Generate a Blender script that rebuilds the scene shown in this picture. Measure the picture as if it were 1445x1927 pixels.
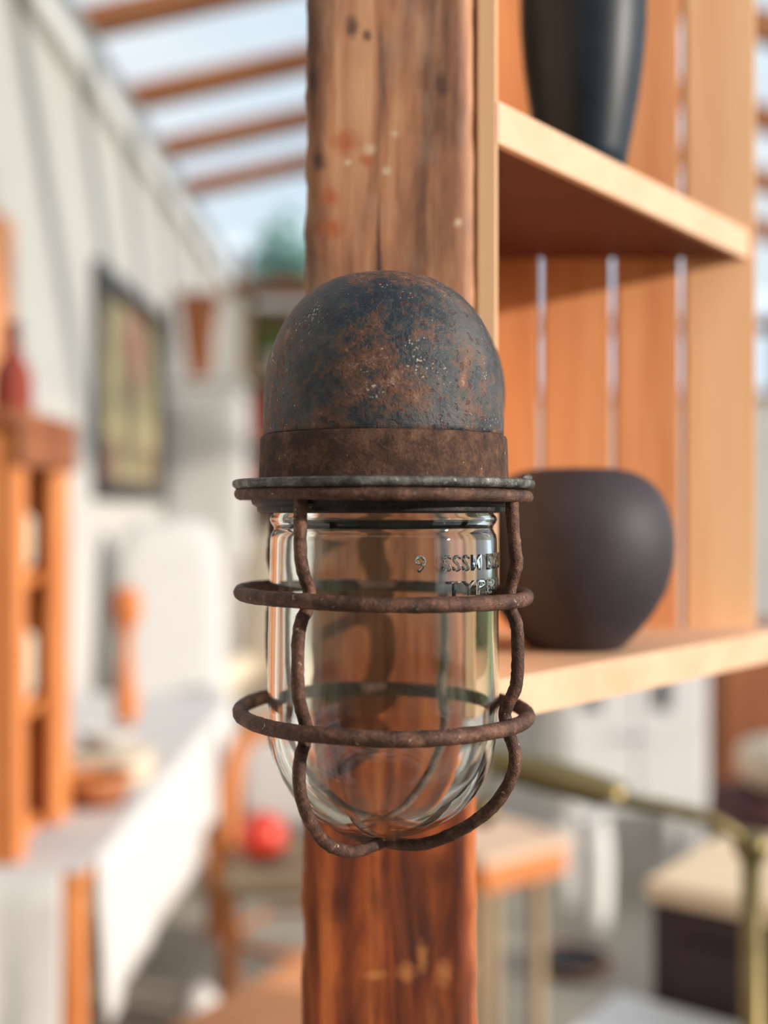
import bpy, bmesh, math, random
from mathutils import Vector, Matrix, noise
random.seed(7)
PI = math.pi
for o in list(bpy.data.objects): bpy.data.objects.remove(o)
SC = bpy.context.scene
COL = SC.collection

# ------------------------------------------------------------------ camera, sky, sun, exposure
CAMH = 1.25                       # eye height above the floor
FPX, CX, CY = 2150.0, 722.5, 963.5
cam = bpy.data.cameras.new('camera')
cam.sensor_fit = 'VERTICAL'; cam.sensor_height = 36.0; cam.sensor_width = 27.0
cam.lens = FPX / 1927.0 * 36.0
cam.clip_start = 0.02; cam.clip_end = 200
cam.dof.use_dof = True; cam.dof.focus_distance = 0.468; cam.dof.aperture_fstop = 3.1
camo = bpy.data.objects.new('camera', cam); COL.objects.link(camo)
camo.location = (0, 0, CAMH); camo.rotation_euler = (PI / 2, 0, 0)
SC.camera = camo

W = bpy.data.worlds.new('sky'); SC.world = W; W.use_nodes = True
wn = W.node_tree.nodes; wl = W.node_tree.links
bg = wn['Background']
tcw = wn.new('ShaderNodeTexCoord'); nzw = wn.new('ShaderNodeTexNoise'); rmw = wn.new('ShaderNodeValToRGB')
nzw.inputs['Scale'].default_value = 2.2; nzw.inputs['Detail'].default_value = 5
rmw.color_ramp.elements[0].position = .38; rmw.color_ramp.elements[0].color = (.60, .76, .90, 1)
rmw.color_ramp.elements[1].position = .62; rmw.color_ramp.elements[1].color = (.84, .88, .91, 1)
wl.new(tcw.outputs['Generated'], nzw.inputs['Vector']); wl.new(nzw.outputs['Fac'], rmw.inputs['Fac'])
wl.new(rmw.outputs['Color'], bg.inputs['Color']); bg.inputs['Strength'].default_value = 1.2

sun = bpy.data.lights.new('sun', 'SUN'); sun.energy = 4.6; sun.angle = math.radians(2.2); sun.color = (1.0, .90, .78)
suno = bpy.data.objects.new('sun', sun); COL.objects.link(suno)
SDIR = Vector((2.6, -1.0, .74)).normalized()          # towards the sun: low, from the right, a little behind the viewer
suno.rotation_euler = SDIR.to_track_quat('Z', 'Y').to_euler(); suno.location = SDIR * 8

vs = SC.view_settings
vs.view_transform = 'Standard'; vs.look = 'None'; vs.gamma = 1; vs.use_curve_mapping = False
vs.exposure = 0.15

# ------------------------------------------------------------------ helpers
def lin(*c):
    return tuple(((v / 255) / 12.92 if v / 255 <= .04045 else ((v / 255 + .055) / 1.055) ** 2.4) for v in c)
def at(px, py, d):
    return Vector(((px - CX) / FPX * d, d, CAMH - (py - CY) / FPX * d))

class N:
    """small node builder"""
    def __init__(s, name):
        s.m = bpy.data.materials.new(name); s.m.use_nodes = True
        s.t = s.m.node_tree; s.n = s.t.nodes; s.b = s.n['Principled BSDF']; s.out = s.n['Material Output']
        s.co = s.n.new('ShaderNodeTexCoord').outputs['Object']
    def link(s, a, b): s.t.links.new(a, b)
    def mapped(s, scale=(1, 1, 1), loc=(0, 0, 0)):
        mp = s.n.new('ShaderNodeMapping'); s.link(s.co, mp.inputs['Vector'])
        mp.inputs['Scale'].default_value = scale; mp.inputs['Location'].default_value = loc
        return mp.outputs['Vector']
    def noise(s, scale, detail=6, rough=.6, vec=None, dist=0):
        t = s.n.new('ShaderNodeTexNoise'); s.link(vec if vec is not None else s.co, t.inputs['Vector'])
        t.inputs['Scale'].default_value = scale; t.inputs['Detail'].default_value = detail
        t.inputs['Roughness'].default_value = rough; t.inputs['Distortion'].default_value = dist
        return t.outputs['Fac']
    def ramp(s, fac, stops):
        r = s.n.new('ShaderNodeValToRGB'); s.link(fac, r.inputs['Fac'])
        e = r.color_ramp.elements
        while len(e) < len(stops): e.new(.5)
        for k, (p, c) in enumerate(stops):
            e[k].position = p; e[k].color = (c[0], c[1], c[2], 1) if isinstance(c, tuple) else (c, c, c, 1)
        return r.outputs['Color']
    def mix(s, fac, a, b):
        m = s.n.new('ShaderNodeMix'); m.data_type = 'RGBA'
        for sock, v in ((m.inputs[0], fac), (m.inputs[6], a), (m.inputs[7], b)):
            if isinstance(v, (int, float)): sock.default_value = v
            elif isinstance(v, tuple): sock.default_value = (v[0], v[1], v[2], 1)
            else: s.link(v, sock)
        return m.outputs[2]
    def math(s, op, a, b=0.0, clamp=False):
        m = s.n.new('ShaderNodeMath'); m.operation = op; m.use_clamp = clamp
        for sock, v in ((m.inputs[0], a), (m.inputs[1], b)):
            if isinstance(v, (int, float)): sock.default_value = v
            else: s.link(v, sock)
        return m.outputs[0]
    def xyz(s, vec=None):
        x = s.n.new('ShaderNodeSeparateXYZ'); s.link(vec if vec is not None else s.co, x.inputs[0]); return x.outputs
    def setv(s, name, v):
        i = s.b.inputs[name]
        if isinstance(v, (int, float)): i.default_value = v
        elif isinstance(v, tuple): i.default_value = (v[0], v[1], v[2], 1)
        else: s.link(v, i)
    def bump(s, h, strength=.3, dist=.001):
        b = s.n.new('ShaderNodeBump'); b.inputs['Strength'].default_value = strength; b.inputs['Distance'].default_value = dist
        s.link(h, b.inputs['Height']); s.link(b.outputs['Normal'], s.b.inputs['Normal'])

def M(name, c1, c2, scale=20, stretch=(1, 1, 1), rough=.7, metal=0, bump=0, bdist=.001, spec=.5):
    k = N(name); v = k.mapped(stretch)
    f = k.noise(scale, 6, .6, v)
    k.setv('Base Color', k.ramp(f, [(.32, c1), (.68, c2)]))
    k.setv('Roughness', rough); k.setv('Metallic', metal); k.setv('Specular IOR Level', spec)
    if bump: k.bump(k.noise(scale * 4, 5, .6, v), bump, bdist)
    return k.m

def link(o, parent=None):
    COL.objects.link(o)
    if parent is not None: o.parent = parent
    return o
def tag(o, label=None, cat=None, group=None, kind=None):
    if label: o['label'] = label
    if cat: o['category'] = cat
    if group: o['group'] = group
    if kind: o['kind'] = kind
    return o
def thing(name, label, cat, loc=(0, 0, 0), rz=0, group=None):
    o = bpy.data.objects.new(name, None); o.empty_display_size = .05
    link(o); o.location = loc; o.rotation_euler = (0, 0, rz)
    return tag(o, label, cat, group)
def obj(name, bm, m, parent=None, smooth=False, loc=None, rot=None):
    bmesh.ops.recalc_face_normals(bm, faces=bm.faces)
    me = bpy.data.meshes.new(name); bm.to_mesh(me); bm.free()
    me.materials.append(m)
    if smooth:
        for p in me.polygons: p.use_smooth = True
    o = bpy.data.objects.new(name, me); link(o, parent)
    if loc is not None: o.location = loc
    if rot is not None: o.rotation_euler = rot
    return o
def autosmooth(o, ang=35):
    me = o.data
    bm = bmesh.new(); bm.from_mesh(me)
    for e in bm.edges:
        if len(e.link_faces) == 2 and e.calc_face_angle(0) > math.radians(ang): e.smooth = False
    bm.to_mesh(me); bm.free()
    for p in me.polygons: p.use_smooth = True
    return o

def box(x0, x1, y0, y1, z0, z1, bev=0, bm=None, seg=1):
    b = bmesh.new()
    r = bmesh.ops.create_cube(b, size=1)
    for v in b.verts:
        v.co = Vector(((x0 + x1) / 2 + v.co.x * (x1 - x0), (y0 + y1) / 2 + v.co.y * (y1 - y0), (z0 + z1) / 2 + v.co.z * (z1 - z0)))
    if bev: bmesh.ops.bevel(b, geom=b.edges[:], offset=bev, segments=seg, affect='EDGES', profile=.5)
    if bm is None: return b
    me = bpy.data.meshes.new('tmp'); b.to_mesh(me); b.free(); bm.from_mesh(me); bpy.data.meshes.remove(me)
    return bm
def prism(poly, z0, z1, bev=0):
    b = bmesh.new()
    lo = [b.verts.new((x, y, z0)) for x, y in poly]; hi = [b.verts.new((x, y, z1)) for x, y in poly]
    n = len(poly)
    b.faces.new(lo[::-1]); b.faces.new(hi)
    for i in range(n): b.faces.new((lo[i], lo[(i + 1) % n], hi[(i + 1) % n], hi[i]))
    if bev: bmesh.ops.bevel(b, geom=b.edges[:], offset=bev, segments=2, affect='EDGES', profile=.5)
    return b
def lathe(prof, seg=64, bm=None, close=False, wob=0, cx=0, cy=0):
    """prof: list of (r, z); r == 0 makes a pole"""
    b = bm or bmesh.new(); rings = []
    for r, z in prof:
        if r <= 1e-9: rings.append([b.verts.new((cx, cy, z))])
        else:
            ring = []
            for k in range(seg):
                a = 2 * PI * k / seg
                rr = r * (1 + wob * noise.noise(Vector((math.cos(a) * 2, math.sin(a) * 2, z * 40))))
                ring.append(b.verts.new((cx + rr * math.cos(a), cy + rr * math.sin(a), z)))
            rings.append(ring)
    pairs = list(zip(rings, rings[1:])) + ([(rings[-1], rings[0])] if close else [])
    for A, B in pairs:
        if len(A) == 1 and len(B) == 1: continue
        for k in range(seg):
            k2 = (k + 1) % seg
            if len(A) == 1: b.faces.new((A[0], B[k], B[k2]))
            elif len(B) == 1: b.faces.new((A[k], B[0], A[k2]))
            else: b.faces.new((A[k], B[k], B[k2], A[k2]))
    return b
def spline(pts, per=6, closed=False):
    P = [Vector(p) for p in pts]; n = len(P); out = []
    rng = range(n) if closed else range(n - 1)
    for i in rng:
        p0 = P[(i - 1) % n] if closed or i > 0 else P[0]
        p1, p2 = P[i], P[(i + 1) % n]
        p3 = P[(i + 2) % n] if closed or i + 2 < n else P[-1]
        for k in range(per):
            t = k / per
            out.append(.5 * ((2 * p1) + (p2 - p0) * t + (2 * p0 - 5 * p1 + 4 * p2 - p3) * t * t + (3 * p1 - p0 - 3 * p2 + p3) * t ** 3))
    if not closed: out.append(P[-1])
    return out
def tube(pts, r, seg=12, closed=False, jit=0, jscale=1, bm=None, cap=True):
    b = bm or bmesh.new(); n = len(pts); pts = [Vector(p) for p in pts]
    rings = []; up = None
    for i, p in enumerate(pts):
        a = pts[(i - 1) % n] if closed or i > 0 else pts[0]
        c = pts[(i + 1) % n] if closed or i < n - 1 else pts[-1]
        t = (c - a).normalized()
        if up is None:
            up = Vector((0, 0, 1)) if abs(t.z) < .9 else Vector((1, 0, 0))
        up = (up - t * up.dot(t)).normalized(); s = t.cross(up)
        rr = r[i] if isinstance(r, (list, tuple)) else r
        ring = []
        for k in range(seg):
            an = 2 * PI * k / seg
            d = up * math.cos(an) + s * math.sin(an)
            q = p + d * rr
            if jit: q = p + d * rr * (1 + jit * noise.noise(q * jscale) + jit * .6 * noise.noise(q * jscale * 3.1))
            ring.append(b.verts.new(q))
        rings.append(ring)
    prs = list(zip(rings, rings[1:])) + ([(rings[-1], rings[0])] if closed else [])
    for A, B in prs:
        for k in range(seg): b.faces.new((A[k], A[(k + 1) % seg], B[(k + 1) % seg], B[k]))
    if not closed and cap: b.faces.new(rings[0][::-1]); b.faces.new(rings[-1])
    return b
def blob(c, rx, ry, rz, sub=3, jit=0, js=8, bm=None):
    b = bmesh.new(); bmesh.ops.create_icosphere(b, subdivisions=sub, radius=1)
    for v in b.verts:
        f = 1 + jit * noise.noise(v.co * js)
        v.co = Vector((c[0] + v.co.x * rx * f, c[1] + v.co.y * ry * f, c[2] + v.co.z * rz * f))
    if bm is None: return b
    me = bpy.data.meshes.new('tmp'); b.to_mesh(me); b.free(); bm.from_mesh(me); bpy.data.meshes.remove(me)
    return bm
def cushion(sx, sy, sz, c=(0, 0, 0), p=4.0, sub=5):
    b = bmesh.new(); bmesh.ops.create_cube(b, size=2)
    bmesh.ops.subdivide_edges(b, edges=b.edges[:], cuts=sub, use_grid_fill=True)
    for v in b.verts:
        d = v.co.copy(); n = (abs(d.x) ** p + abs(d.y) ** p + abs(d.z) ** p) ** (1 / p)
        d /= n
        v.co = Vector((c[0] + d.x * sx / 2, c[1] + d.y * sy / 2, c[2] + d.z * sz / 2))
    return b

# ------------------------------------------------------------------ materials
m_plaster = M('white_plaster', lin(184, 181, 177), lin(192, 189, 185), 3, rough=.9, bump=.1)
m_floor = M('grey_concrete', lin(150, 142, 130), lin(172, 164, 150), 5, rough=.85, bump=.2)
m_ground = M('lawn', lin(70, 95, 48), lin(110, 130, 70), 3, rough=1)
m_rafter = M('rafter_timber', lin(150, 88, 50), lin(186, 118, 70), 6, (.6, 6, 6), rough=.7)
m_white = M('white_paint', lin(222, 221, 219), lin(232, 231, 229), 6, rough=.6)
m_linen = M('white_linen', lin(200, 198, 196), lin(210, 208, 206), 30, rough=.95, bump=.15)
m_cream = M('cream_fabric', lin(206, 190, 168), lin(218, 204, 184), 14, rough=.95)
m_pine = M('pale_pine', lin(214, 168, 126), lin(230, 190, 150), 30, (1, 1, .08), rough=.6, bump=.1)
m_pinel = M('pine_shelf', lin(214, 170, 136), lin(228, 190, 158), 30, (.15, 1, 1), rough=.55, bump=.1)
m_slat = M('orange_slat_wood', lin(204, 130, 80), lin(230, 164, 110), 26, (1.4, 1, .12), rough=.65, bump=.15)
m_shadeboard = M('shaded_shelf_board', lin(84, 34, 20), lin(106, 46, 28), 20, (.2, 1, 1), rough=.65, bump=.1)  # dark red-brown holds the shade under the upper shelf
m_palewood = M('pale_slat_wood', lin(222, 166, 118), lin(238, 192, 146), 26, (1.4, 1, .12), rough=.65, bump=.15)
m_orange = M('orange_wood', lin(196, 112, 54), lin(224, 146, 84), 12, (1, 1, .3), rough=.6)
m_brown = M('brown_wood', lin(120, 66, 34), lin(158, 94, 54), 12, (1, 1, .3), rough=.6)
m_darkbrown = M('dark_brown_wood', lin(40, 20, 18), lin(56, 30, 26), 12, (1, 1, .3), rough=.6)
m_salmon = M('light_wood', lin(214, 140, 92), lin(230, 164, 116), 10, (.3, 1, 1), rough=.7)
m_sunwood = M('sunlit_pinkish_wood', lin(214, 178, 150), lin(228, 196, 170), 10, (.3, 1, 1), rough=.7)  # paler colour stands in for sunlight on the bench top
m_black = M('black_frame', lin(24, 26, 28), lin(34, 36, 38), 20, rough=.45)
m_grey = M('grey_paint', lin(192, 190, 188), lin(206, 204, 202), 5, rough=.7)
m_brass = M('brass', lin(116, 102, 66), lin(138, 124, 86), 30, rough=.45, metal=.85)
m_red = M('red_gloss', lin(196, 48, 32), lin(214, 66, 44), 8, rough=.4)
m_redbrown = M('red_card', lin(120, 44, 30), lin(150, 62, 44), 8, rough=.8)
m_maroon = M('dark_maroon', lin(70, 34, 34), lin(84, 42, 40), 8, rough=.8)
m_leaf = M('green_leaf', lin(86, 130, 48), lin(130, 168, 76), 14, rough=.6)
m_tree = M('tree_leaf', lin(58, 108, 92), lin(108, 156, 134), 2, rough=.8)
m_bark = M('bark', lin(92, 74, 58), lin(124, 104, 84), 10, rough=.9)
m_terr = M('terracotta', lin(168, 96, 66), lin(188, 116, 82), 14, rough=.85)
m_plum = M('plum_black_ceramic', lin(52, 46, 51), lin(58, 52, 57), 60, rough=.6, spec=.35)
m_navy = M('blue_black_ceramic', lin(20, 30, 40), lin(28, 42, 54), 30, rough=.45, spec=.3)
m_tan = M('tan_wood', lin(150, 128, 100), lin(172, 150, 120), 8, (1, 1, .3), rough=.8)

def pane_mat():
    k = N('window_glass'); k.n.remove(k.b)
    tr = k.n.new('ShaderNodeBsdfTransparent'); tr.inputs['Color'].default_value = (.90, .92, .93, 1)
    gl = k.n.new('ShaderNodeBsdfGlossy'); gl.inputs['Roughness'].default_value = .03
    mx = k.n.new('ShaderNodeMixShader')
    mx.inputs[0].default_value = .05; k.link(tr.outputs[0], mx.inputs[1]); k.link(gl.outputs[0], mx.inputs[2])
    k.link(mx.outputs[0], k.out.inputs['Surface']); return k.m
m_pane = pane_mat()

def rust_dome():
    k = N('blued_rusty_iron')
    big = k.noise(30, 5, .6, k.mapped((1, 1, 1.15), (.3, .1, .2)), .5)
    mid = k.noise(130, 6, .72, k.mapped((1, 1, 1), (1, 4, 2)))
    fine = k.noise(620, 4, .75)
    s = k.math('ADD', k.math('MULTIPLY', big, .42), k.math('ADD', k.math('MULTIPLY', mid, .36), k.math('MULTIPLY', fine, .22)))
    c = k.ramp(s, [(.41, lin(12, 18, 25)), (.468, lin(30, 42, 52)), (.498, lin(62, 58, 55)), (.522, lin(88, 58, 47)), (.565, lin(112, 76, 58)), (.62, lin(152, 126, 108))])
    grey = k.ramp(k.noise(20, 6, .65, k.mapped((1, 1, 1), (2.1, .4, 1.2))), [(.48, 0.0), (.68, .45)])
    c = k.mix(grey, c, lin(112, 104, 96))
    pit = k.ramp(k.noise(330, 3, .6), [(.60, 0.0), (.64, 1.0)])
    c = k.mix(k.math('MULTIPLY', pit, .8), c, lin(70, 36, 28))
    sp = k.ramp(k.math('MULTIPLY', k.noise(900, 2, .5, k.mapped((1, 1, 1), (5, 5, 5))), k.noise(48, 5, .7, k.mapped((1, 1, 1), (7, 2, 1)))), [(.37, 0.0), (.41, .8)])
    c = k.mix(sp, c, lin(196, 184, 164))
    k.setv('Base Color', c); k.setv('Metallic', .2)
    k.setv('Roughness', k.ramp(s, [(.42, .42), (.58, .66)]))
    k.bump(k.math('ADD', mid, k.math('ADD', fine, k.math('MULTIPLY', pit, -.5))), .75, .0006)
    return k.m
def rust(name, cols, sc=90, rough=.75, bump=.8, speck=.66, spcol=lin(176, 158, 136), metal=.15):
    k = N(name)
    a = k.noise(sc, 7, .7); f = k.noise(sc * 7, 4, .7)
    s = k.math('ADD', k.math('MULTIPLY', a, .7), k.math('MULTIPLY', f, .3))
    n = len(cols)
    c = k.ramp(s, [(.36 + .28 * i / (n - 1), cc) for i, cc in enumerate(cols)])
    sp = k.ramp(k.noise(sc * 3.3, 3, .6, k.mapped((1, 1, 1), (3, 3, 3))), [(speck, 0.0), (speck + .04, 1.0)])
    c = k.mix(sp, c, spcol)
    k.setv('Base Color', c); k.setv('Metallic', metal); k.setv('Roughness', rough)
    k.bump(k.math('ADD', a, f), bump, .0006); return k.m
m_dome = rust_dome()
m_band = rust('rusty_band', [lin(38, 25, 19), lin(78, 52, 39), lin(116, 84, 63)], 120, .85, 1.0, .70)
m_wire = rust('rusty_wire', [lin(42, 28, 23), lin(84, 56, 44), lin(132, 94, 76)], 110, .62, .9, .67, lin(168, 150, 130), .3)
m_flange = rust('zinc_flange', [lin(36, 36, 36), lin(92, 92, 90), lin(150, 148, 142)], 150, .55, .8, .66, lin(190, 188, 180), .5)
m_collar = rust('black_collar', [lin(18, 18, 19), lin(32, 31, 30), lin(64, 50, 42)], 120, .5, .5, .68, lin(150, 140, 124), .3)
m_mount = rust('black_mount', [lin(14, 15, 17), lin(26, 27, 30)], 60, .6, .3, .8)

def jar_glass():
    k = N('clear_glass'); k.n.remove(k.b)
    g = k.n.new('ShaderNodeBsdfGlass'); g.inputs['IOR'].default_value = 1.45; g.inputs['Roughness'].default_value = 0
    g.inputs['Color'].default_value = (.97, .985, .975, 1)
    b = k.n.new('ShaderNodeBump'); b.inputs['Strength'].default_value = .22; b.inputs['Distance'].default_value = .0007
    h = k.math('ADD', k.noise(26, 2, .5, k.mapped((1, 1, .3))), k.math('MULTIPLY', k.noise(380, 2, .5, k.mapped((1, 1, 1.6))), .03))
    k.link(h, b.inputs['Height']); k.link(b.outputs[0], g.inputs['Normal'])
    k.link(g.outputs[0], k.out.inputs['Surface']); return k.m
m_glass = jar_glass()

U = .5 / FPX                       # one picture pixel at the lamp's axis, in metres
AX = Vector((-1.0 * U, .5, CAMH))  # lamp axis at eye level

def post_mat():
    """weathered, stained post, low sun patches and shadows painted in; object coords in metres, x across the face, z up from eye level"""
    k = N('weathered_post_wood')
    v = k.mapped((1, 1, .10), (0, 0, 0))
    g = k.noise(70, 6, .6, v, .5); g2 = k.noise(22, 5, .65, k.mapped((1, 1, .35), (4, 1, 2)), .4)
    x, y, z = k.xyz()
    wob = k.math('MULTIPLY', k.math('SUBTRACT', k.noise(14, 4, .6), .5), .12)
    zz = k.math('ADD', z, wob)
    up = k.ramp(k.math('ADD', k.math('MULTIPLY', zz, 3.2), .52), [(.25, 0.0), (.70, 1.0)])
    old = k.ramp(g, [(.36, lin(118, 78, 58)), (.5, lin(172, 118, 84)), (.66, lin(206, 156, 116))])
    new = k.ramp(g, [(.36, lin(84, 34, 16)), (.5, lin(140, 66, 28)), (.66, lin(184, 100, 46))])
    c = k.mix(up, new, old)
    dk = k.ramp(g2, [(.33, 1.0), (.50, 0.0)])
    c = k.mix(k.math('MULTIPLY', dk, .66), c, lin(60, 36, 30))
    wash = k.ramp(k.noise(30, 5, .6, k.mapped((1, 1, .5), (9, 3, 5))), [(.55, 0.0), (.72, .5)])
    c = k.mix(k.math('MULTIPLY', wash, up), c, lin(178, 150, 128))
    def spot(px, pz, rx, rz, col, amt):
        nonlocal c
        dx = k.math('DIVIDE', k.math('SUBTRACT', x, px), rx); dz = k.math('DIVIDE', k.math('SUBTRACT', z, pz), rz)
        d = k.math('SQRT', k.math('ADD', k.math('MULTIPLY', dx, dx), k.math('MULTIPLY', dz, dz)))
        d = k.math('ADD', d, k.math('MULTIPLY', k.math('SUBTRACT', k.noise(160, 4, .6), .5), 1.1))
        c = k.mix(k.math('MULTIPLY', k.ramp(d, [(.25, 1.0), (1.15, 0.0)]), amt), c, col)
    s = 2440 / FPX * U
    P = lambda px, py: ((px - 722.5) * s, (963.5 - py) * s)
    for px, py, rx, ry in ((650, 268, 34, 34), (622, 372, 26, 24), (622, 430, 32, 26), (690, 300, 20, 16)):
        a, b_ = P(px, py); spot(a, b_, rx * s, ry * s, lin(166, 76, 26), .65)
    for px, py, r in ((696, 282, 15), (728, 322, 12), (655, 305, 9), (862, 418, 10), (742, 252, 9)):
        a, b_ = P(px, py); spot(a, b_, r * s, r * s, lin(206, 178, 148), .9)
    for px, py, rx, ry in ((662, 50, 18, 26), (690, 66, 12, 14), (590, 150, 16, 40), (600, 300, 20, 30), (830, 160, 18, 34)):
        a, b_ = P(px, py); spot(a, b_, rx * s, ry * s, lin(62, 34, 30), .8)
    for px, py, rx, ry in ((705, 1835, 26, 14), (765, 1830, 24, 26), (835, 1830, 20, 34), (795, 1800, 14, 40)):  # sun patches painted into the wood colour
        a, b_ = P(px, py); spot(a, b_, rx * s, ry * s, lin(206, 136, 78), .55)
    for px, py, rx, ry in ((705, 1690, 14, 50), (640, 1700, 40, 50), (830, 1640, 40, 50)):  # cast shadows above the sun patches, painted as dark colour
        a, b_ = P(px, py); spot(a, b_, rx * s, ry * s, lin(66, 26, 14), .6)
    # drying crack, widening downwards
    cx_, cz0 = P(713, 340)
    wdt = k.math('MULTIPLY', k.math('SUBTRACT', cz0, z), .035)
    wdt = k.math('MULTIPLY', wdt, k.math('GREATER_THAN', z, cz0 - .075))
    wdt = k.math('MINIMUM', k.math('MAXIMUM', wdt, 0.00001), .0024)
    dd = k.math('DIVIDE', k.math('ABSOLUTE', k.math('SUBTRACT', k.math('ADD', x, k.math('MULTIPLY', k.math('SUBTRACT', k.noise(60, 2), .5), .003)), cx_)), wdt)
    c = k.mix(k.math('MULTIPLY', k.ramp(dd, [(.6, 1.0), (1.0, 0.0)]), .9), c, lin(50, 26, 30))
    k.setv('Base Color', c); k.setv('Roughness', .62)
    k.bump(k.math('ADD', g, k.math('MULTIPLY', g2, .6)), .5, .0012)
    return k.m
m_post = post_mat()

# ------------------------------------------------------------------ the room
XW, EAVE = -1.05, CAMH + 1.665      # left wall plane, eave height
YB = 7.3                           # back wall
RX, RZ = .30, CAMH + 1.965           # ridge
XR = 2.6; SL = (RZ - EAVE) / (RX - XW); SR = -.30
def roofz(x): return EAVE + (x - XW) * SL if x < RX else RZ + (x - RX) * SR
tag(obj('floor', box(XW - .12, 3.4, -1.62, YB + .12, -.08, 0), m_floor), kind='structure')
tag(obj('ground', box(-40, 40, -30, 60, -.3, -.085), m_ground), kind='structure')
tag(obj('wall_left', box(XW - .12, XW, -1.5, YB, 0, EAVE), m_plaster), kind='structure')
tag(obj('trim_1', box(XW, XW + .05, 2.2, YB, EAVE - .19, EAVE - .01, .004), m_white), kind='structure')
SILL_L, SILL_R = CAMH + 1.40, CAMH + .72
wb = prism([(XW - .12, YB), (3.4, YB), (3.4, YB + .12), (XW - .12, YB + .12)], 0, SILL_R)
box(XW - .12, .25, YB, YB + .12, SILL_R + .0005, SILL_L, bm=wb)
tag(obj('wall_back', wb, m_plaster), kind='structure')

tag(obj('wall_front', box(XW - .12, 2.74, -1.62, -1.5, 0, 2.6), m_tan), kind='structure')
wr = box(2.64, 2.74, -1.5, YB, 0, .6)
tag(obj('wall_right', wr, m_plaster), kind='structure')
ceil = tag(bpy.data.objects.new('ceiling', None), kind='structure'); link(ceil)
ceil.location = (0, 0, 0)
RY = [-1.40, -.73, -.06, .61, 1.28, 1.95, 2.62, 3.33, 4.02, 4.75, 5.42, 6.08]
def rafter_mesh(x0, x1):
    dx = x1 - x0
    b = bmesh.new(); h, w = .105, .056
    vs_ = []
    for x in (x0, x1):
        for dz in (0, h):
            for dy in (-w / 2, w / 2): vs_.append(b.verts.new((x, dy, roofz(x) + dz)))
    for f in ((0, 1, 3, 2), (4, 6, 7, 5), (0, 4, 5, 1), (2, 3, 7, 6), (0, 2, 6, 4), (1, 5, 7, 3)): b.faces.new([vs_[i] for i in f])
    return b
rl = obj('rafter', rafter_mesh(XW - .1, RX - .02), m_rafter, ceil); rr = obj('rafter', rafter_mesh(RX + .02, XR), m_rafter, ceil)
rl.location.y = rr.location.y = RY[0]
for y in RY[1:]:
    for src in (rl, rr):
        c = src.copy(); link(c, ceil); c.location.y = y
obj('ridge_beam', box(RX - .02, RX + .02, RY[0] - .1, YB + .1, RZ - .04, RZ + .11), m_rafter, ceil)
obj('eave_beam', box(XR - .08, XR, RY[0] - .1, YB + .1, roofz(XR) - .05, roofz(XR)), m_rafter, ceil)
for a, b_ in zip(RY, RY[1:] + [YB + .12]):
    for x0, x1 in ((XW - .1, RX - .02), (RX + .02, XR)):
        b = bmesh.new(); vv = []
        for x in (x0, x1):
            for y in (a + .003, b_ - .003):
                for dz in (.107, .112): vv.append(b.verts.new((x, y, roofz(x) + dz)))
        for f in ((0, 1, 3, 2), (4, 6, 7, 5), (0, 4, 5, 1), (2, 3, 7, 6), (0, 2, 6, 4), (1, 5, 7, 3)): b.faces.new([vv[i] for i in f])
        obj('glass_pane', b, m_pane, ceil)

# gable glazing in the back wall
def window(name, x0, x1, z0, ztop, mulls, trans, mat, sill=.05):
    w = tag(bpy.data.objects.new(name, None), kind='structure'); link(w); w.location = (0, YB + .06, 0)
    obj('window_sill', box(x0, x1, -.08, .05, z0, z0 + sill, .004), mat, w)
    xs = [x0] + mulls + [x1]
    for x in xs:
        obj('mullion', box(x - .03, x + .03, -.03, .03, z0 + sill, ztop(x), .003), mat, w)
    for z in trans:
        obj('transom', box(x0 + .03, x1 - .03, -.028, .028, z - .04, z + .04, .003), mat, w)
    for a, b2 in zip(xs, xs[1:]):
        b = bmesh.new(); vv = []
        for y in (-.003, .003):
            for x, z in ((a + .03, z0 + sill), (b2 - .03, z0 + sill), (b2 - .03, ztop(b2 - .03)), (a + .03, ztop(a + .03))): vv.append(b.verts.new((x, y, z)))
        for f in ((0, 1, 2, 3), (7, 6, 5, 4), (0, 4, 5, 1), (1, 5, 6, 2), (2, 6, 7, 3), (3, 7, 4, 0)): b.faces.new([vv[i] for i in f])
        obj('pane', b, m_pane, w)
    return w
zt = lambda x: roofz(x) - .005
window('window_1', XW, .22, SILL_L, zt, [-.93 + .0, -.35], [], m_tan)
window('window_2', .28, 2.55, SILL_R, zt, [1.05, 1.8], [CAMH + 1.20], m_brown)

# ------------------------------------------------------------------ trees outside, seen through the gable glazing
def tree(loc, h, crown, label, seed, n=1500):
    random.seed(seed)
    t = thing('garden_tree', label, 'tree', loc, group='trees behind the glass gable')
    obj('trunk', tube(spline([(0, 0, 0), (.05, .02, h * .3), (-.04, 0, h * .6), (0, 0, h * .85)], 5), [.11 - .004 * i for i in range(16)], 8), m_bark, t, True)
    b = bmesh.new()
    for i in range(n):
        d = Vector((random.gauss(0, 1), random.gauss(0, 1), random.gauss(0, 1))).normalized()
        d *= random.uniform(.45, 1) * (1 + .35 * noise.noise(d * 2.2 + Vector((seed, 0, 0))))
        p = Vector((d.x * crown[0], d.y * crown[0], h - crown[1] + d.z * crown[1]))
        u = Vector((random.gauss(0, 1), random.gauss(0, 1), random.gauss(0, 1))).normalized(); w = u.orthogonal().normalized()
        s = random.uniform(.05, .10)
        b.faces.new([b.verts.new(p + u * s), b.verts.new(p + w * s * .5), b.verts.new(p - u * s), b.verts.new(p - w * s * .5)])
    obj('crown', b, m_tree, t)
    return t
tree((-2.05, 11.9, -.085), 3.85, (.42, .8), 'small bluish-green tree nearest the white wall behind the gable glass', 3)
tree((-1.15, 13.4, -.085), 4.75, (.5, .95), 'larger bluish-green tree beside the timber post behind the gable glass', 5)

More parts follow.
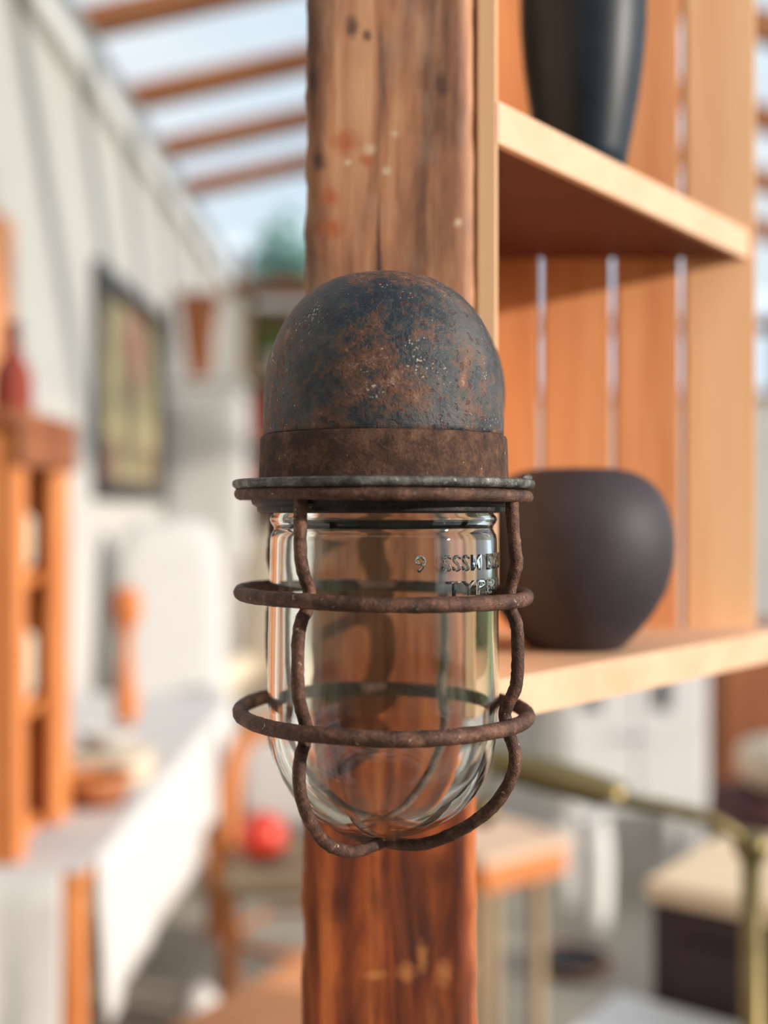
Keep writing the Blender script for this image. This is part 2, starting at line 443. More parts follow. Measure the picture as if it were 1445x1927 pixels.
# ------------------------------------------------------------------ post
def build_post():
    s = 2440 / FPX * U
    yf = AX.y + 290 * U
    x0t, x1t, x0b, x1b = -146 * s, 168 * s, -155 * s, 175 * s
    zt_, zb = 1.15, -CAMH
    b = bmesh.new(); rows = []
    n = 420; th = .085; ch = .0042
    zs = [zb + (zt_ - zb) * i / n for i in range(n + 1)]
    for z in zs:
        f = min(1, max(0, (z + .25) / .5)); l = x0b + (x0t - x0b) * f; r = x1b + (x1t - x1b) * f
        jl = .0016 * noise.noise(Vector((0, 3, z * 40))) + .0012 * noise.noise(Vector((0, 3, z * 110)))
        jr = .0008 * noise.noise(Vector((5, 3, z * 60)))
        c = ch * (1 + .5 * noise.noise(Vector((9, 1, z * 50))))
        sec = [(l + jl, th), (l + jl, c * .6), (l + jl + c * .6, 0)]
        for q in range(1, 8):
            xx = l + (r - l) * q / 8
            sec.append((xx, .0006 * noise.noise(Vector((xx * 60, 1, z * 25)))))
        sec += [(r + jr - c, 0), (r + jr, c), (r + jr, th)]
        rows.append([b.verts.new((x, yf + y, z)) for x, y in sec])
    m = len(rows[0])
    for A, B in zip(rows, rows[1:]):
        for k in range(m): b.faces.new((A[k], A[(k + 1) % m], B[(k + 1) % m], B[k]))
    b.faces.new(rows[0]); b.faces.new(rows[-1][::-1])
    o = obj('timber_post', b, m_post)
    for v in o.data.vertices: v.co.y -= yf
    o.location = (0, yf, CAMH)
    autosmooth(o, 50)
    return tag(o, 'worn reddish-brown timber post carrying the rusty caged lamp', 'post')
build_post()

# ------------------------------------------------------------------ the caged bulkhead lamp
lamp = thing('bulkhead_lamp', 'rusty caged bulkhead lamp with clear glass jar and domed iron cap on the post', 'lamp', AX)
def px(prof): return [(r * U, z * U) for r, z in prof]
dome = obj('dome_cap', lathe(px([(0, 150), (212, 150), (212, 141), (223.5, 141), (225.5, 144), (226, 150), (226.3, 165), (225.5, 200), (222.5, 240), (217, 275), (208.5, 305),
      (198, 332), (185.5, 356), (169, 379), (150, 399), (127, 416.5), (100, 431), (70, 440), (35, 445.2), (12, 446.4), (0, 446.6)]), 120, wob=.004), m_dome, lamp)
autosmooth(dome, 40)
band = obj('iron_band', lathe(px([(205, 141), (225, 141), (229.5, 139.6), (231.5, 136), (232.5, 120), (233, 90), (234, 60), (205, 60)]), 120, close=True, wob=.004), m_band, lamp); autosmooth(band, 40)
fl = obj('flange', lathe(px([(205, 60), (255, 60), (277, 59.5), (281.5, 57), (282.5, 52), (281, 47), (276, 43), (250, 41), (205, 41)]), 128, close=True, wob=.006), m_flange, lamp); autosmooth(fl, 40)
obj('flange_solder', tube([Vector((272 * math.cos(a), 272 * math.sin(a), 61)) * U for a in [-.42 + .03 * i for i in range(11)]], [U * v for v in (1.5, 3, 5, 4, 6, 5, 7, 5, 6, 3, 1.5)], 8, jit=.5, jscale=400), m_flange, lamp, True)
co = obj('screw_collar', lathe(px([(210, 41), (249, 41), (249.5, 26), (246, 14), (241, 11), (238, 9), (237, 2), (233, -1), (213, -2)]), 120, close=True, wob=.004), m_collar, lamp); autosmooth(co, 40)
mt = obj('wall_mount', lathe(px([(0, 132), (225, 132), (238, 142), (240, 160), (240, 284), (236, 290), (0, 290)]), 96), m_mount, lamp)
mt.rotation_euler = (-PI / 2, 0, 0); mt.location = (6 * U, 0, 238 * U); autosmooth(mt, 40)

# guard cage: three rings and four bent wires
def ring(name, R, z, r, tilt=0.0, tiltx=0.0, seed=0):
    pts = []
    for k in range(120):
        a = 2 * PI * k / 120
        rr = R * (1 + .006 * noise.noise(Vector((math.cos(a) * 1.5 + seed, math.sin(a) * 1.5, 0))))
        x, y = rr * math.cos(a), rr * math.sin(a)
        pts.append(Vector((x, y, z - x * tilt + y * tiltx + 2 * noise.noise(Vector((x / 150, y / 150, seed))))) * U)
    return obj(name, tube(pts, r * U, 16, True, .09, 500), m_wire, lamp, True)
ring('cage_ring', 268, 31, 11.5, .010, 0, 1)
ring('cage_ring', 267, -153, 13.5, .020, -.002, 4)
ring('cage_ring', 269, -373, 14.0, .014, .004, 8)
def wire_rz(path, phi):
    c, s = math.cos(phi), math.sin(phi); out = []
    for x, y in path:
        dx = x - 721.5; dy = y - 963.5
        r = FPX * dx / (FPX * c - dx * s); out.append((r, -dy * (FPX + r * s) / FPX))
    return out
W1 = wire_rz([(566, 930), (565, 1000), (566, 1050), (573, 1085), (582, 1112), (580, 1140), (568, 1168), (562, 1200), (560, 1260), (562, 1310), (570, 1345), (578, 1375), (572, 1402),
              (565, 1430), (563, 1470), (571, 1515), (590, 1558), (616, 1588), (648, 1601), (678, 1600), (700, 1592), (716, 1586)], math.radians(-123))
W2 = wire_rz([(963, 938), (966, 1000), (970, 1040), (972, 1060), (966, 1085), (959, 1112), (959, 1142), (971, 1172), (974, 1205), (974, 1250), (971, 1290), (961, 1315), (950, 1342),
              (956, 1376), (967, 1406), (969, 1438), (956, 1477), (927, 1518), (877, 1556), (815, 1584), (773, 1590), (726, 1584)], math.radians(-30))
for k, (prof, ph) in enumerate(((W1, -123), (W2, -30), (W2, 59), (W2, 146))):
    a = math.radians(ph)
    pts = [Vector((r * math.cos(a), r * math.sin(a), z)) * U for r, z in prof]
    obj('cage_wire', tube(spline(pts, 7), 11.6 * U, 14, False, .10, 450), m_wire, lamp, True)

# glass jar with a moulded shoulder and embossed lettering
outer = [(200, 22), (203, 4), (206, -3), (211, -8), (212.5, -14), (210, -21), (205.5, -27), (204.5, -31), (208, -37), (211, -43), (212, -52), (212.6, -80), (213.5, -120), (215, -180), (216.3, -240), (217, -300), (217, -345),
         (216, -385), (212.5, -422), (206, -455), (195, -488), (179, -518), (158, -544), (132, -566), (102, -583), (70, -594), (36, -600), (0, -602)]
inner = [(0, -580), (34, -578), (66, -572), (95, -561), (122, -545), (146, -524), (165, -500), (180, -472), (190, -442), (196, -412), (199, -380), (200, -340), (199.5, -300), (199, -240), (198, -150), (196, -60), (193, -30), (191, 0), (190, 22)]
jar = obj('glass_jar', lathe(px(outer + inner), 128, close=True), m_glass, lamp, True)
def emboss(text, a0, a1, zc, h):
    cu = bpy.data.curves.new('t', 'FONT'); cu.body = text; cu.size = 1; cu.extrude = 0; cu.resolution_u = 3; cu.space_character = 1.06; cu.offset = .012
    to = bpy.data.objects.new('t', cu); COL.objects.link(to)
    dg = bpy.context.evaluated_depsgraph_get(); me = bpy.data.meshes.new_from_object(to.evaluated_get(dg))
    b = bmesh.new(); b.from_mesh(me); bpy.data.objects.remove(to); bpy.data.curves.remove(cu); bpy.data.meshes.remove(me)
    bmesh.ops.remove_doubles(b, verts=b.verts, dist=1e-4)
    xs = [v.co.x for v in b.verts]; ys = [v.co.y for v in b.verts]; xa, xb, ya, yb = min(xs), max(xs), min(ys), max(ys)
    base = b.faces[:]
    ex = bmesh.ops.extrude_face_region(b, geom=base)
    top = {v for v in ex['geom'] if isinstance(v, bmesh.types.BMVert)}
    for v in b.verts:
        an = a0 + (a1 - a0) * (v.co.x - xa) / (xb - xa); z = zc + h * ((v.co.y - ya) / (yb - ya) - .5)
        R = (215.6 if v in top else 212.2)
        v.co = Vector((R * math.sin(an), -R * math.cos(an), z)) * U
    o = obj('embossed_lettering', b, m_glass, jar)
    return o
R_ = math.radians
emboss('9  SSSM DIST', R_(14.5), R_(84), -89, 29)
emboss('TYPE-P', R_(30), R_(79), -133, 26)

# ------------------------------------------------------------------ corner shelf beside the post
SH = thing('corner_shelf', 'pale pine corner shelf with slatted back fixed beside the post', 'shelf', AX)
obj('side_board', box(200 * U, 246 * U, 312 * U, 1500 * U, -453 * U, 1800 * U, .0012), m_pine, SH)
obj('fixing_block', box(192 * U, 199.8 * U, 345 * U, 420 * U, 1100 * U, 1250 * U), m_pine, SH)
obj('fixing_block', box(195.5 * U, 199.8 * U, 345 * U, 420 * U, -120 * U, 0), m_pine, SH)
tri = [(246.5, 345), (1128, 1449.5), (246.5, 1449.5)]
obj('shelf_board', prism([(x * U, y * U) for x, y in tri], 799 * U, 886 * U), m_shadeboard, SH)  # underside shade is put into this board's colour
front_edge = [(246.5, 314), (1150, 1449.5), (1128.5, 1449.5), (246.5, 344.5)]
obj('pale_front_edge', prism([(x * U, y * U) for x, y in front_edge], 797 * U, 887 * U), m_pinel, SH)  # front of the same board, split off to keep its unshaded pine colour
tri2 = [(246.5, 314), (1300, 1449.5), (246.5, 1449.5)]
obj('shelf_board', prism([(x * U, y * U) for x, y in tri2], -453 * U, -362 * U), m_pinel, SH)
for a, b_, mm in ((248, 262, m_slat), (280, 486, m_slat), (505, 715, m_slat), (735, 932, m_slat), (953, 1172, m_palewood)):
    obj('slat', box(a * U, b_ * U, 1450 * U, 1500 * U, -453 * U, 1800 * U, .001), mm, SH)

# round dark vase on the lower shelf
def on_shelf(px_, d): return (px_ - CX) / FPX * d * U
vz = -362
v1 = obj('round_vase', lathe([(r * U, z * U) for r, z in [(0, 0), (118, 0), (128, 6), (165, 44), (205, 95), (238, 155), (255, 220), (260, 275), (256, 325), (243, 375), (220, 418), (190, 448), (150, 468), (110, 476),
      (70, 478), (60, 476), (54, 468), (52, 440), (70, 400), (0, 380)]], 96), m_plum, smooth=True)
v1.location = AX + Vector((512, 905, vz)) * U
tag(v1, 'round plum-black ceramic vase on the lower pine shelf', 'vase')
v2 = obj('tall_vase', lathe([(r * U, z * U) for r, z in [(0, 0), (96, 0), (108, 8), (118, 60), (132, 130), (146, 210), (158, 300), (166, 400), (168, 520), (160, 620), (130, 700), (90, 740), (80, 800), (92, 820), (84, 822), (70, 800), (0, 780)]], 96), m_navy, smooth=True)
v2.location = AX + Vector((530, 890, 887)) * U
tag(v2, 'tall blue-black ceramic vase on the upper pine shelf', 'vase')

# ------------------------------------------------------------------ picture on the left wall
def art_mat():
    k = N('poster_print'); f = k.noise(3.2, 3, .5); f2 = k.noise(2.4, 2, .5, k.mapped((1, 1, 1), (3, 1, 7)))
    c = k.ramp(f, [(.35, lin(120, 112, 84)), (.6, lin(176, 162, 122))])
    c = k.mix(k.ramp(f2, [(.50, 0.0), (.58, .8)]), c, lin(140, 84, 80)); k.setv('Base Color', c); k.setv('Roughness', .6); return k.m
pf = thing('picture_frame', 'large black-framed poster hanging on the white left wall', 'picture', (XW, 4.7, CAMH + .05))
L_, H_ = .60, .86; fw = .075
obj('print', box(.004, .012, -L_ + .03, L_ - .03, .03, H_ - .03), art_mat(), pf)
obj('frame', box(0.001, .035, -L_, L_, 0, fw, .003), m_black, pf); obj('frame', box(.001, .035, -L_, L_, H_ - fw, H_, .003), m_black, pf)
obj('frame', box(.001, .035, -L_, -L_ + fw, fw, H_ - fw, .003), m_black, pf); obj('frame', box(.001, .035, L_ - fw, L_, fw, H_ - fw, .003), m_black, pf)
pk = obj('wooden_board', box(XW + .001, XW + .03, 2.72, 3.16, CAMH + .22, CAMH + .80, .003), m_salmon)
tag(pk, 'pale wooden board fixed to the white wall above the hutch', 'board')

# ------------------------------------------------------------------ long table with white cloth
TZ = CAMH - .55
TX1, TY0, TY1 = -.46, 1.74, 3.42
tb = thing('long_table', 'long wooden table along the left wall under a white cloth', 'table', (-.75, 2.6, 0))
obj('tabletop', box(XW + .02 + .75, TX1 + .75, TY0 - 2.6, TY1 - 2.6, TZ - .03, TZ, .003), m_orange, tb)
for x in (XW + .08, TX1 - .035):
    for y in (TY0 + .035, TY1 - .04):
        obj('leg', box(x + .75 - .028, x + .75 + .028, y - 2.6 - .028, y - 2.6 + .028, 0, TZ - .03, .003), m_orange, tb)
def cloth_strip(name, p0, p1, ztop, zbot, amp, parent, out, n=60):
    b = bmesh.new(); rows = []
    p0, p1 = Vector(p0), Vector(p1); nrm = Vector(out)
    for i in range(n + 1):
        t = i / n; base = p0.lerp(p1, t); rows.append([])
        for j in range(9):
            s = j / 8
            off = .004 + amp * s * (1 + math.sin(t * 34 + 2 * math.sin(t * 9))) * .5 + .01 * s
            q = base + nrm * off; rows[-1].append(b.verts.new((q.x, q.y, ztop + (zbot - ztop) * s + .008 * s * math.sin(t * 11))))
    for A, B in zip(rows, rows[1:]):
        for j in range(8): b.faces.new((A[j], A[j + 1], B[j + 1], B[j]))
    o = obj(name, b, m_linen, parent, True)
    sm = o.modifiers.new('thickness', 'SOLIDIFY'); sm.thickness = .003; sm.offset = 1
    return o
tc = thing('tablecloth', 'white linen cloth draped over the long table', 'tablecloth', (0, 0, TZ))
obj('cloth_top', box(XW + .03, TX1 + .006, TY0 - .006, TY1 + .006, .001, .006, .0015), m_linen, tc)
cloth_strip('front_drop', (XW + .03, TY0 - .006, 0), (TX1 - .028, TY0 - .006, 0), .004, -.46, .015, tc, (0, -1, 0))
cloth_strip('side_drop', (TX1 + .006, TY0 + .06, 0), (TX1 + .006, TY1, 0), .004, -.26, .012, tc, (1, 0, 0), 120)

# hutch standing on the table against the wall
hx1 = -.585; hy0, hy1 = 1.765, 2.06; hz = .007
hu = thing('wall_hutch', 'orange wooden hutch with open shelves standing on the long table', 'cabinet', (XW + .02, 0, TZ + hz))
hw = hx1 - XW - .02; HT = .675
obj('side_panel', box(0, hw, hy1 - .02, hy1, 0, HT, .002), m_orange, hu); obj('side_panel', box(0, hw, hy0, hy0 + .02, 0, HT, .002), m_orange, hu)
obj('back_panel', box(0, .01, hy0 + .02, hy1 - .02, 0, HT), m_salmon, hu)
for z in (0.0, .20, .42): obj('shelf', box(.011, hw - .01, hy0 + .021, hy1 - .021, z, z + .02, .002), m_orange, hu)
obj('stile', box(hw, hw + .018, hy1 - .085, hy1 + .004, 0, HT, .002), m_orange, hu); obj('stile', box(hw, hw + .018, hy0 - .004, hy0 + .05, 0, HT, .002), m_orange, hu)
obj('cornice', box(-.012, hw + .03, hy0 - .02, hy1 + .015, HT, HT + .028, .005), m_brown, hu); obj('frieze', box(hw + .0185, hw + .03, hy0 - .01, hy1 + .01, HT - .06, HT - .0005, .002), m_brown, hu)
htop = TZ + hz + HT + .028
b1 = obj('wine_bottle', lathe([(0, 0), (.032, 0), (.034, .004), (.034, .07), (.030, .09), (.014, .115), (.012, .16), (.014, .162), (.014, .17), (0, .17)], 24), m_redbrown, smooth=True)
b1.location = (-.645, 1.985, htop); tag(b1, 'dark red bottle standing on top of the hutch', 'bottle')
ht = obj('black_hat', lathe([(0, 0), (.10, 0), (.102, .004), (.06, .01), (.055, .05), (.045, .062), (0, .064)], 32), m_black, smooth=True)
ht.location = (-.74, 1.86, htop); tag(ht, 'low black hat on top of the hutch beside the bottle', 'hat')
def jarpot(name, loc, r, h, mt_, label, cat):
    o = obj(name, lathe([(0, 0), (r * .8, 0), (r, h * .15), (r, h * .7), (r * .62, h * .86), (r * .66, h), (r * .56, h), (r * .5, h * .86), (0, h * .8)], 24), mt_, smooth=True)
    o.location = loc; tag(o, label, cat); return o
zs1 = TZ + hz + .44
jarpot('stoneware_jar', (-.66, 1.965, zs1), .055, .13, m_cream, 'cream stoneware jar on the top shelf of the hutch', 'jar')
jarpot('stoneware_jar', (-.67, 1.845, zs1), .05, .11, m_tan, 'tan stoneware jar on the top shelf of the hutch', 'jar')
zs2 = TZ + hz + .22
jarpot('stoneware_jar', (-.66, 1.92, zs2), .07, .16, m_cream, 'cream stoneware jar on the middle shelf of the hutch', 'jar')
bx = obj('wooden_crate', box(-.78, -.64, 1.81, 2.01, TZ + hz + .0205, TZ + hz + .165, .004), m_brown); tag(bx, 'brown wooden crate on the bottom shelf of the hutch', 'crate')

# things on the table
tt = TZ + .0065
st = obj('turned_stand', lathe([(0, 0), (.05, 0), (.052, .01), (.03, .022), (.016, .05), (.02, .09), (.028, .13), (.018, .19), (.012, .25), (.016, .29), (.03, .315), (.034, .345), (.026, .375), (0, .388)], 28), m_orange, smooth=True)
st.location = (-.555, 2.46, tt); tag(st, 'slim turned wooden candlestick with round top on the white tablecloth', 'candlestick')
bl = thing('folded_blanket', 'folded cream blanket lying on the white tablecloth', 'blanket', (-.60, 2.16 + .27 - .22, tt))
bl.location = (-.56, 2.32, tt)
for i in range(2): obj('fold', cushion(.17, .17, .03, (0, 0, .0155 + .029 * i), 6), m_cream, bl, True)
bw = obj('grey_bowl', lathe([(0, 0), (.025, 0), (.05, .02), (.062, .045), (.058, .045), (.046, .024), (0, .008)], 32), m_grey, smooth=True)
bw.location = (-.56, 2.32, tt + .0600); tag(bw, 'small grey bowl resting on the folded cream blanket', 'bowl')
bk = thing('wicker_basket', 'low brown basket on the white tablecloth near the front edge', 'basket', (-.66, 2.0 - .10, tt)); bk.location = (-.535, 2.13, tt)
obj('basket_body', lathe([(0, 0), (.05, 0), (.065, .05), (.06, .05), (.046, .006), (0, .006)], 32), m_brown, bk, True)
obj('rim', tube([(math.cos(a) * .063, math.sin(a) * .063, .051) for a in [2 * PI * i / 40 for i in range(40)]], .005, 8, True), m_orange, bk, True)

# ------------------------------------------------------------------ upholstered chairs, cupboard, shelving at the back
def wing_chair(loc, rz, w, d, h, mt_, label):
    t = thing('wing_chair', label, 'chair', loc, rz)
    sh = .44
    obj('seat', cushion(w - .10, d - .10, .16, (0, -.02, sh - .02), 6), mt_, t, True)
    obj('skirt', box(-w / 2 + .02, w / 2 - .02, -d / 2 + .02, d / 2 - .02, .10, sh - .09, .02, seg=2), mt_, t)
    bk_ = cushion(w, .14, h - .30, (0, d / 2 - .07, .30 + (h - .30) / 2), 5)
    for v in bk_.verts: v.co.y += max(0, v.co.z - .5) * .15
    obj('backrest', bk_, mt_, t, True)
    for s in (-1, 1): obj('arm', cushion(.10, d * .8, .36, (s * (w / 2 - .05), -.03, .46), 5), mt_, t, True)
    for sx in (-1, 1):
        for sy in (-1, 1): obj('leg', lathe([(0, 0), (.016, 0), (.026, .10), (0, .10)], 12, cx=sx * (w / 2 - .06), cy=sy * (d / 2 - .06)), m_brown, t)
    return t
wing_chair((-.745, 3.95, 0), R_(10), .40, .55, 1.22, m_linen, 'tall white slipcovered chair by the left wall behind the long table')
wing_chair((-.42, 4.75, 0), R_(-10), .52, .56, 1.17, m_cream, 'cream upholstered chair between the white chair and the post')

cp = thing('tall_cupboard', 'tall pale grey cupboard against the left wall beyond the poster', 'cupboard', (XW + .01, 5.36, 0))
obj('body', box(0, .34, 0, .42, 0, CAMH + .60, .004), m_grey, cp)
obj('cornice', box(0, .37, -.02, .44, CAMH + .60, CAMH + .625, .004), m_grey, cp)
dr = obj('door', box(.341, .358, .015, .405, .08, CAMH + .57, .003), m_grey, cp); obj('knob', blob((.37, .07, 1.0), .014, .014, .014, 2), m_brass, dr, True)
obj('side_moulding', box(.04, .30, -.010, -.0005, .12, CAMH + .52, .004), m_grey, cp)
pl = thing('tapered_planter', 'tapered brown wooden planter on top of the tall grey cupboard', 'planter', (-.90, 5.55, CAMH + .6255))
def taper(bw_, tw, h):
    b = bmesh.new(); bmesh.ops.create_cube(b, size=1)
    for v in b.verts:
        k = tw if v.co.z > 0 else bw_
        v.co = Vector((v.co.x * k, v.co.y * k, (v.co.z + .5) * h))
    bmesh.ops.bevel(b, geom=b.edges[:], offset=.004, segments=1, affect='EDGES'); return b
obj('planter_body', taper(.085, .17, .40), m_brown, pl); obj('rim', box(-.095, .095, -.095, .095, .400, .425, .003), m_brown, pl)

su = thing('shelving_unit', 'open brown shelving unit standing at the back between cupboard and post', 'shelving', (-.78, 6.2, 0))
for x in (0, .62): obj('side_panel', box(x, x + .03, 0, .34, 0, CAMH + 1.22, .003), m_tan, su)
obj('back_panel', box(.03, .62, .33, .34, .05, CAMH + 1.17), m_tan, su)
for z in (.05, .5, .92, CAMH + .05, CAMH + .40, CAMH + .75): obj('shelf', box(.031, .619, 0, .33, z - .03, z, .003), m_tan, su)
obj('top_board', box(-.06, .71, -.02, .35, CAMH + 1.22, CAMH + 1.26, .004), m_brown, su)
pp = thing('potted_plant', 'bright green potted plant on the upper shelf of the shelving unit', 'plant', (-.62, 6.33, CAMH + .75))
obj('pot', lathe([(0, 0), (.05, 0), (.065, .10), (.07, .10), (.07, .12), (.06, .12), (.055, .10), (0, .09)], 24), m_grey, pp, True)
random.seed(11)
for i in range(26):
    a = random.uniform(0, 2 * PI); ln = random.uniform(.14, .27); tl = random.uniform(.15, .75)
    b = bmesh.new(); L1, R1 = [], []
    for j in range(6):
        s = j / 5; r_ = ln * s * math.sin(tl); z = .09 + ln * s * math.cos(tl) - .05 * s * s; w = .022 * math.sin(PI * min(.97, s * .9 + .1))
        c_ = Vector((r_ * math.cos(a), r_ * math.sin(a), z)); sd = Vector((-math.sin(a), math.cos(a), 0)) * w
        L1.append(b.verts.new(c_ + sd)); R1.append(b.verts.new(c_ - sd))
    for j in range(5): b.faces.new((L1[j], L1[j + 1], R1[j + 1], R1[j]))
    obj('leaf', b, m_leaf, pp, True)
def boxthing(x, y, z, sx, sy, sz, mt_, label, name='storage_box'):
    t = thing(name, label, 'box', (x, y, z))
    obj('box_body', box(-sx / 2, sx / 2, -sy / 2, sy / 2, 0, sz * .78, .003), mt_, t)
    obj('lid', box(-sx / 2 - .004, sx / 2 + .004, -sy / 2 - .004, sy / 2 + .004, sz * .781, sz, .003), mt_, t); return t
boxthing(-.62, 6.36, CAMH + .40, .22, .24, .24, m_redbrown, 'red lidded box on the shelf just below the green plant')
boxthing(-.62, 6.36, CAMH + .05, .24, .24, .20, m_redbrown, 'red lidded box on the shelf level with the lamp flange')
boxthing(-.60, 6.36, .92, .22, .24, .24, m_cream, 'cream lidded box on the third shelf from the floor')

# ------------------------------------------------------------------ bentwood chair with red ball, floor ball, low benches
bc = thing('bentwood_chair', 'bentwood chair with white padded back beside the long table', 'chair', (-.205, 2.80, 0))
sz = CAMH - .84
obj('seat', cushion(.36, .38, .05, (0, -.02, sz - .025), 5), m_tan, bc, True)
arch = spline([(-.20, .20, 0), (-.20, .20, sz), (-.20, .205, sz + .12), (-.17, .21, sz + .235), (-.09, .215, sz + .275), (.0, .215, sz + .28), (.09, .215, sz + .275), (.17, .21, sz + .235), (.20, .205, sz + .12), (.20, .20, sz), (.20, .20, 0)], 8)
obj('back_frame', tube(arch, .024, 10), m_orange, bc, True)
obj('back_pad', cushion(.345, .03, .23, (0, .212, sz + .13), 5), m_linen, bc, True)
for s in (-1, 1): obj('leg', tube([(s * .165, -.175, 0), (s * .15, -.165, sz - .03)], [.014, .019], 10), m_orange, bc, True)
obj('seat_ring', tube([(math.cos(a) * .15, math.sin(a) * .15 - .02, sz - .18) for a in [2 * PI * i / 40 for i in range(40)]], .010, 8, True), m_orange, bc, True)
rb = obj('red_ball', blob((0, 0, 0), .060, .060, .058, 4), m_red, smooth=True); rb.location = (-.295, 2.76, sz + .058)
tag(rb, 'glossy red ball lying on the bentwood chair seat', 'ball')
wbl = obj('white_ball', blob((0, 0, 0), .056, .056, .056, 4), m_white, smooth=True); wbl.location = (-.445, 2.76, .056)
tag(wbl, 'white ball on the floor under the bentwood chair', 'ball')

def bench(loc, rz, lx, ly, h, label, mt_, th=.045):
    t = thing('low_bench', label, 'bench', loc, rz)
    n = 3; w = ly / n
    for i in range(n): obj('plank', box(0, lx, i * w + .002, (i + 1) * w - .002, h - .02, h, .002), mt_, t)
    obj('apron', box(.01, lx - .01, .01, .03, h - .02 - th, h - .0205, .002), m_orange, t); obj('apron', box(.01, lx - .01, ly - .03, ly - .01, h - .02 - th, h - .0205, .002), m_orange, t)
    obj('apron', box(.01, .03, .031, ly - .031, h - .02 - th, h - .0205, .002), m_orange, t); obj('apron', box(lx - .03, lx - .01, .031, ly - .031, h - .02 - th, h - .0205, .002), m_orange, t)
    for x in (.05, lx - .08):
        for y in (.032, ly - .066): obj('leg', box(x, x + .026, y, y + .026, 0, h - .0205, .002), m_tan, t)
    return t
a1 = math.atan2(.838, .546)
bench((-.40 + .838 * .34, 2.11 - .546 * .34, 0), a1, .55, .34, CAMH - .95, 'low light-wood bench on the floor left of the post', m_salmon)
bench((.205, 2.33, 0), math.atan2(.6, .8), .26, .30, CAMH - .71, 'small light-wood bench on the floor right of the post', m_sunwood, .055)

# ------------------------------------------------------------------ right-hand side furniture
wc = thing('white_cupboard', 'white painted cupboard on legs below the lower pine shelf', 'cupboard', (.56, 3.6, 0))
wx, wz0, wz1 = .46, CAMH - .95, CAMH - .40
obj('body', box(0, wx, 0, .35, wz0, wz1, .004), m_white, wc)
for i in (0, 1):
    x0 = .012 + i * (wx / 2 - .008)
    d = obj('door', box(x0, x0 + wx / 2 - .016, -.018, -.0005, wz0 + .01, wz1 - .01, .003), m_white, wc)
    obj('glass_panel', box(x0 + .05, x0 + .105, -.021, -.0185, wz1 - .22, wz1 - .06), M('dark_glass_%d' % i, lin(60, 66, 66), lin(84, 88, 88), 5, rough=.2), d)
    obj('knob', blob((x0 + (.19 if i == 0 else .03), -.03, wz0 + .25), .010, .012, .010, 2), m_grey, d, True)
for x in (.01, wx - .05):
    for y in (.01, .30): obj('leg', box(x, x + .04, y, y + .04, 0, wz0 - .0005, .003), m_white, wc)
tv = obj('white_vase', lathe([(0, 0), (.036, 0), (.042, .01), (.05, .10), (.052, .22), (.046, .29), (.040, .33), (.044, .345), (.040, .345), (.034, .32), (0, .30)], 36), m_white, smooth=True)
tv.location = (.625, 3.40, 0); tag(tv, 'tall white vase on the floor in front of the white cupboard', 'vase')

ang = math.atan2(-.6, .8)
A = Vector((.39, 1.71))
dk = thing('dark_chest', 'dark brown chest with pale wood top at the right edge', 'chest', (A.x, A.y, 0), ang)
ch_h = CAMH - .55
obj('body', box(.008, .55, .008, .34, 0, ch_h - .03, .004), m_darkbrown, dk)
obj('top', box(0, .56, 0, .35, ch_h - .0295, ch_h, .004), M('pale_top', lin(228, 196, 158), lin(240, 214, 180), 14, (.3, 1, 1), rough=.6), dk)
obj('front_panel', box(.05, .50, -.004, .0075, .10, ch_h - .08, .003), m_darkbrown, dk)
wbx = thing('white_box', 'white lidded box on the floor in front of the dark chest', 'box', (A.x - .045, A.y - .005, 0), ang)
wbx.location = (A.x - .6 * .02 - .8 * .03, A.y - .8 * .02 + .6 * .03, 0)
wh = CAMH - .72
obj('box_body', box(0, .42, -.17, 0, 0, wh - .06, .003), m_white, wbx); obj('lid', box(-.005, .425, -.175, .005, wh - .0595, wh, .004), m_white, wbx)

bl_ = thing('brass_lamp', 'brass swing-arm floor lamp with trough shade in front of the dark chest', 'lamp', (.412, 1.28, 0))
zE = CAMH - .375
obj('base', lathe([(0, 0), (.085, 0), (.088, .006), (.084, .014), (.02, .022), (0, .022)], 40), m_brass, bl_, True)
obj('pole', tube([(0, 0, .02), (0, 0, zE)], .0115, 16), m_brass, bl_, True)
obj('elbow', blob((0, 0, zE), .020, .020, .020, 3), m_brass, bl_, True)
pS = Vector((-.145, 0, CAMH - .322))
obj('arm', tube(spline([(0, 0, zE), (-.045, 0, zE + .030), (-.09, 0, zE + .042), tuple(pS)], 6), .0085, 12), m_brass, bl_, True)
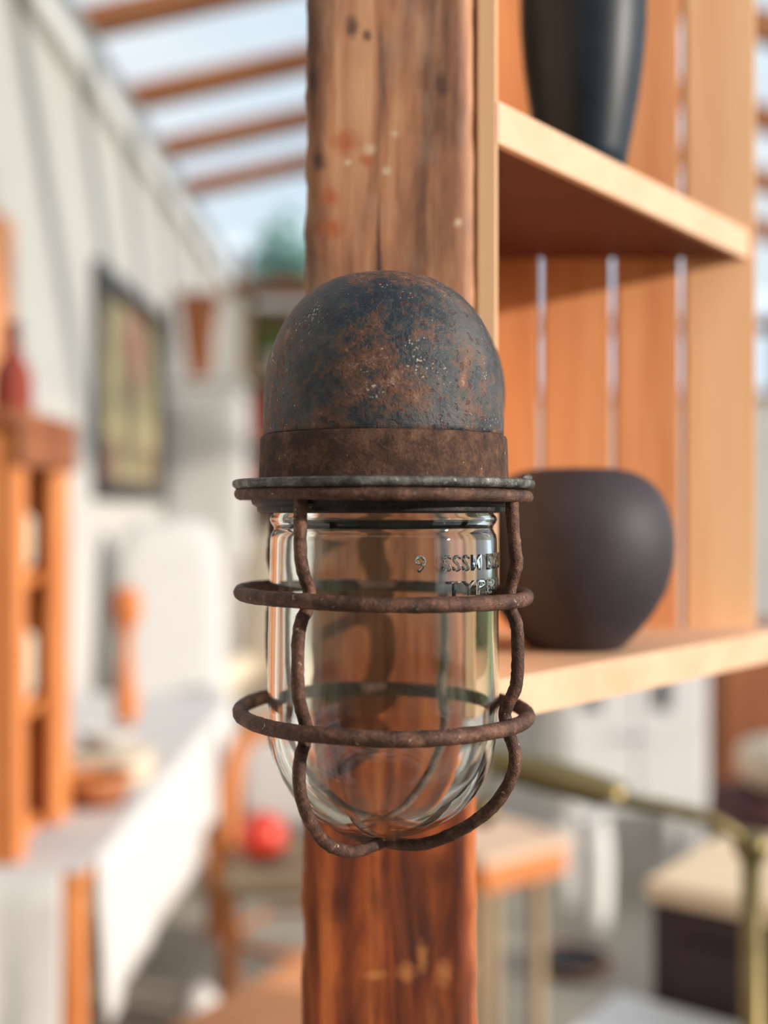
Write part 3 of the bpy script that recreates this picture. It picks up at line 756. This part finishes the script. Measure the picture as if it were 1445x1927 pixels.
# trough shade: half-cylinder open below
b = bmesh.new(); p0 = pS; p1 = pS + Vector((-.15, .02, .036)); dv = (p1 - p0).normalized(); sd = dv.cross(Vector((0, 0, 1))).normalized(); upv = sd.cross(dv)
rows = []
for i in range(11):
    t = i / 10; r = .019 + .005 * math.sin(PI * t); rows.append([b.verts.new(p0.lerp(p1, t) + (sd * math.cos(a) + upv * math.sin(a)) * r) for a in [-.25 + (PI + .5) * j / 16 for j in range(17)]])
for Aa, Bb in zip(rows, rows[1:]):
    for j in range(16): b.faces.new((Aa[j], Aa[j + 1], Bb[j + 1], Bb[j]))
b.faces.new(rows[0]); b.faces.new(rows[-1][::-1])
so = obj('shade', b, m_brass, bl_, True); mod = so.modifiers.new('thickness', 'SOLIDIFY'); mod.thickness = .0012
obj('bulb', tube([p0.lerp(p1, .12) - upv * .006, p0.lerp(p1, .88) - upv * .006], .0095, 12), m_black, bl_, True)
obj('switch_knob', blob(tuple(p1 + Vector((-.004, 0, -.055))), .016, .016, .018, 3), m_brass, bl_, True)
obj('switch_stem', tube([p1 + Vector((-.004, 0, -.055)), p1 + Vector((.006, 0, 0))], .004, 8), m_brass, bl_, True)

bcab = thing('brown_cabinet', 'brown wooden cabinet at the far right beyond the pine shelf', 'cabinet', (1.2, 4.1, 0))
obj('body', box(0, .7, 0, .4, .06, CAMH - .42, .004), m_brown, bcab); obj('plinth', box(.02, .68, .02, .38, 0, .0595), m_darkbrown, bcab)
for i in (0, 1): d = obj('door', box(.015 + i * .34, .015 + i * .34 + .33, -.016, -.0005, .09, CAMH - .45, .003), m_brown, bcab); obj('knob', blob((.30 + i * .09, -.026, .55), .012, .012, .012, 2), m_brass, d, True)
sto = thing('maroon_stool', 'dark maroon upholstered stool in front of the brown cabinet', 'stool', (.95, 2.62, 0))
obj('seat', cushion(.36, .34, .16, (0, 0, CAMH - .72), 6), m_maroon, sto, True)
for sx in (-1, 1):
    for sy in (-1, 1): obj('leg', tube([(sx * .14, sy * .13, 0), (sx * .12, sy * .11, CAMH - .79)], [.014, .02], 10), m_brown, sto, True)
pil = obj('cream_pillow', cushion(.30, .26, .12, (0, 0, 0), 3.2), m_cream, smooth=True); pil.location = (.97, 2.62, CAMH - .64 + .0605)
tag(pil, 'cream pillow on the dark maroon stool', 'pillow')
dt = thing('dark_tray', 'shallow dark round tray on the floor right of the post', 'tray', (.51, 3.12, 0))
obj('tray_body', lathe([(0, .002), (.095, .002), (.11, .03), (.105, .03), (.092, .008), (0, .008)], 40), m_black, dt, True)
obj('rim', tube([(math.cos(a) * .108, math.sin(a) * .108, .031) for a in [2 * PI * i / 48 for i in range(48)]], .004, 8, True), m_brown, dt, True)
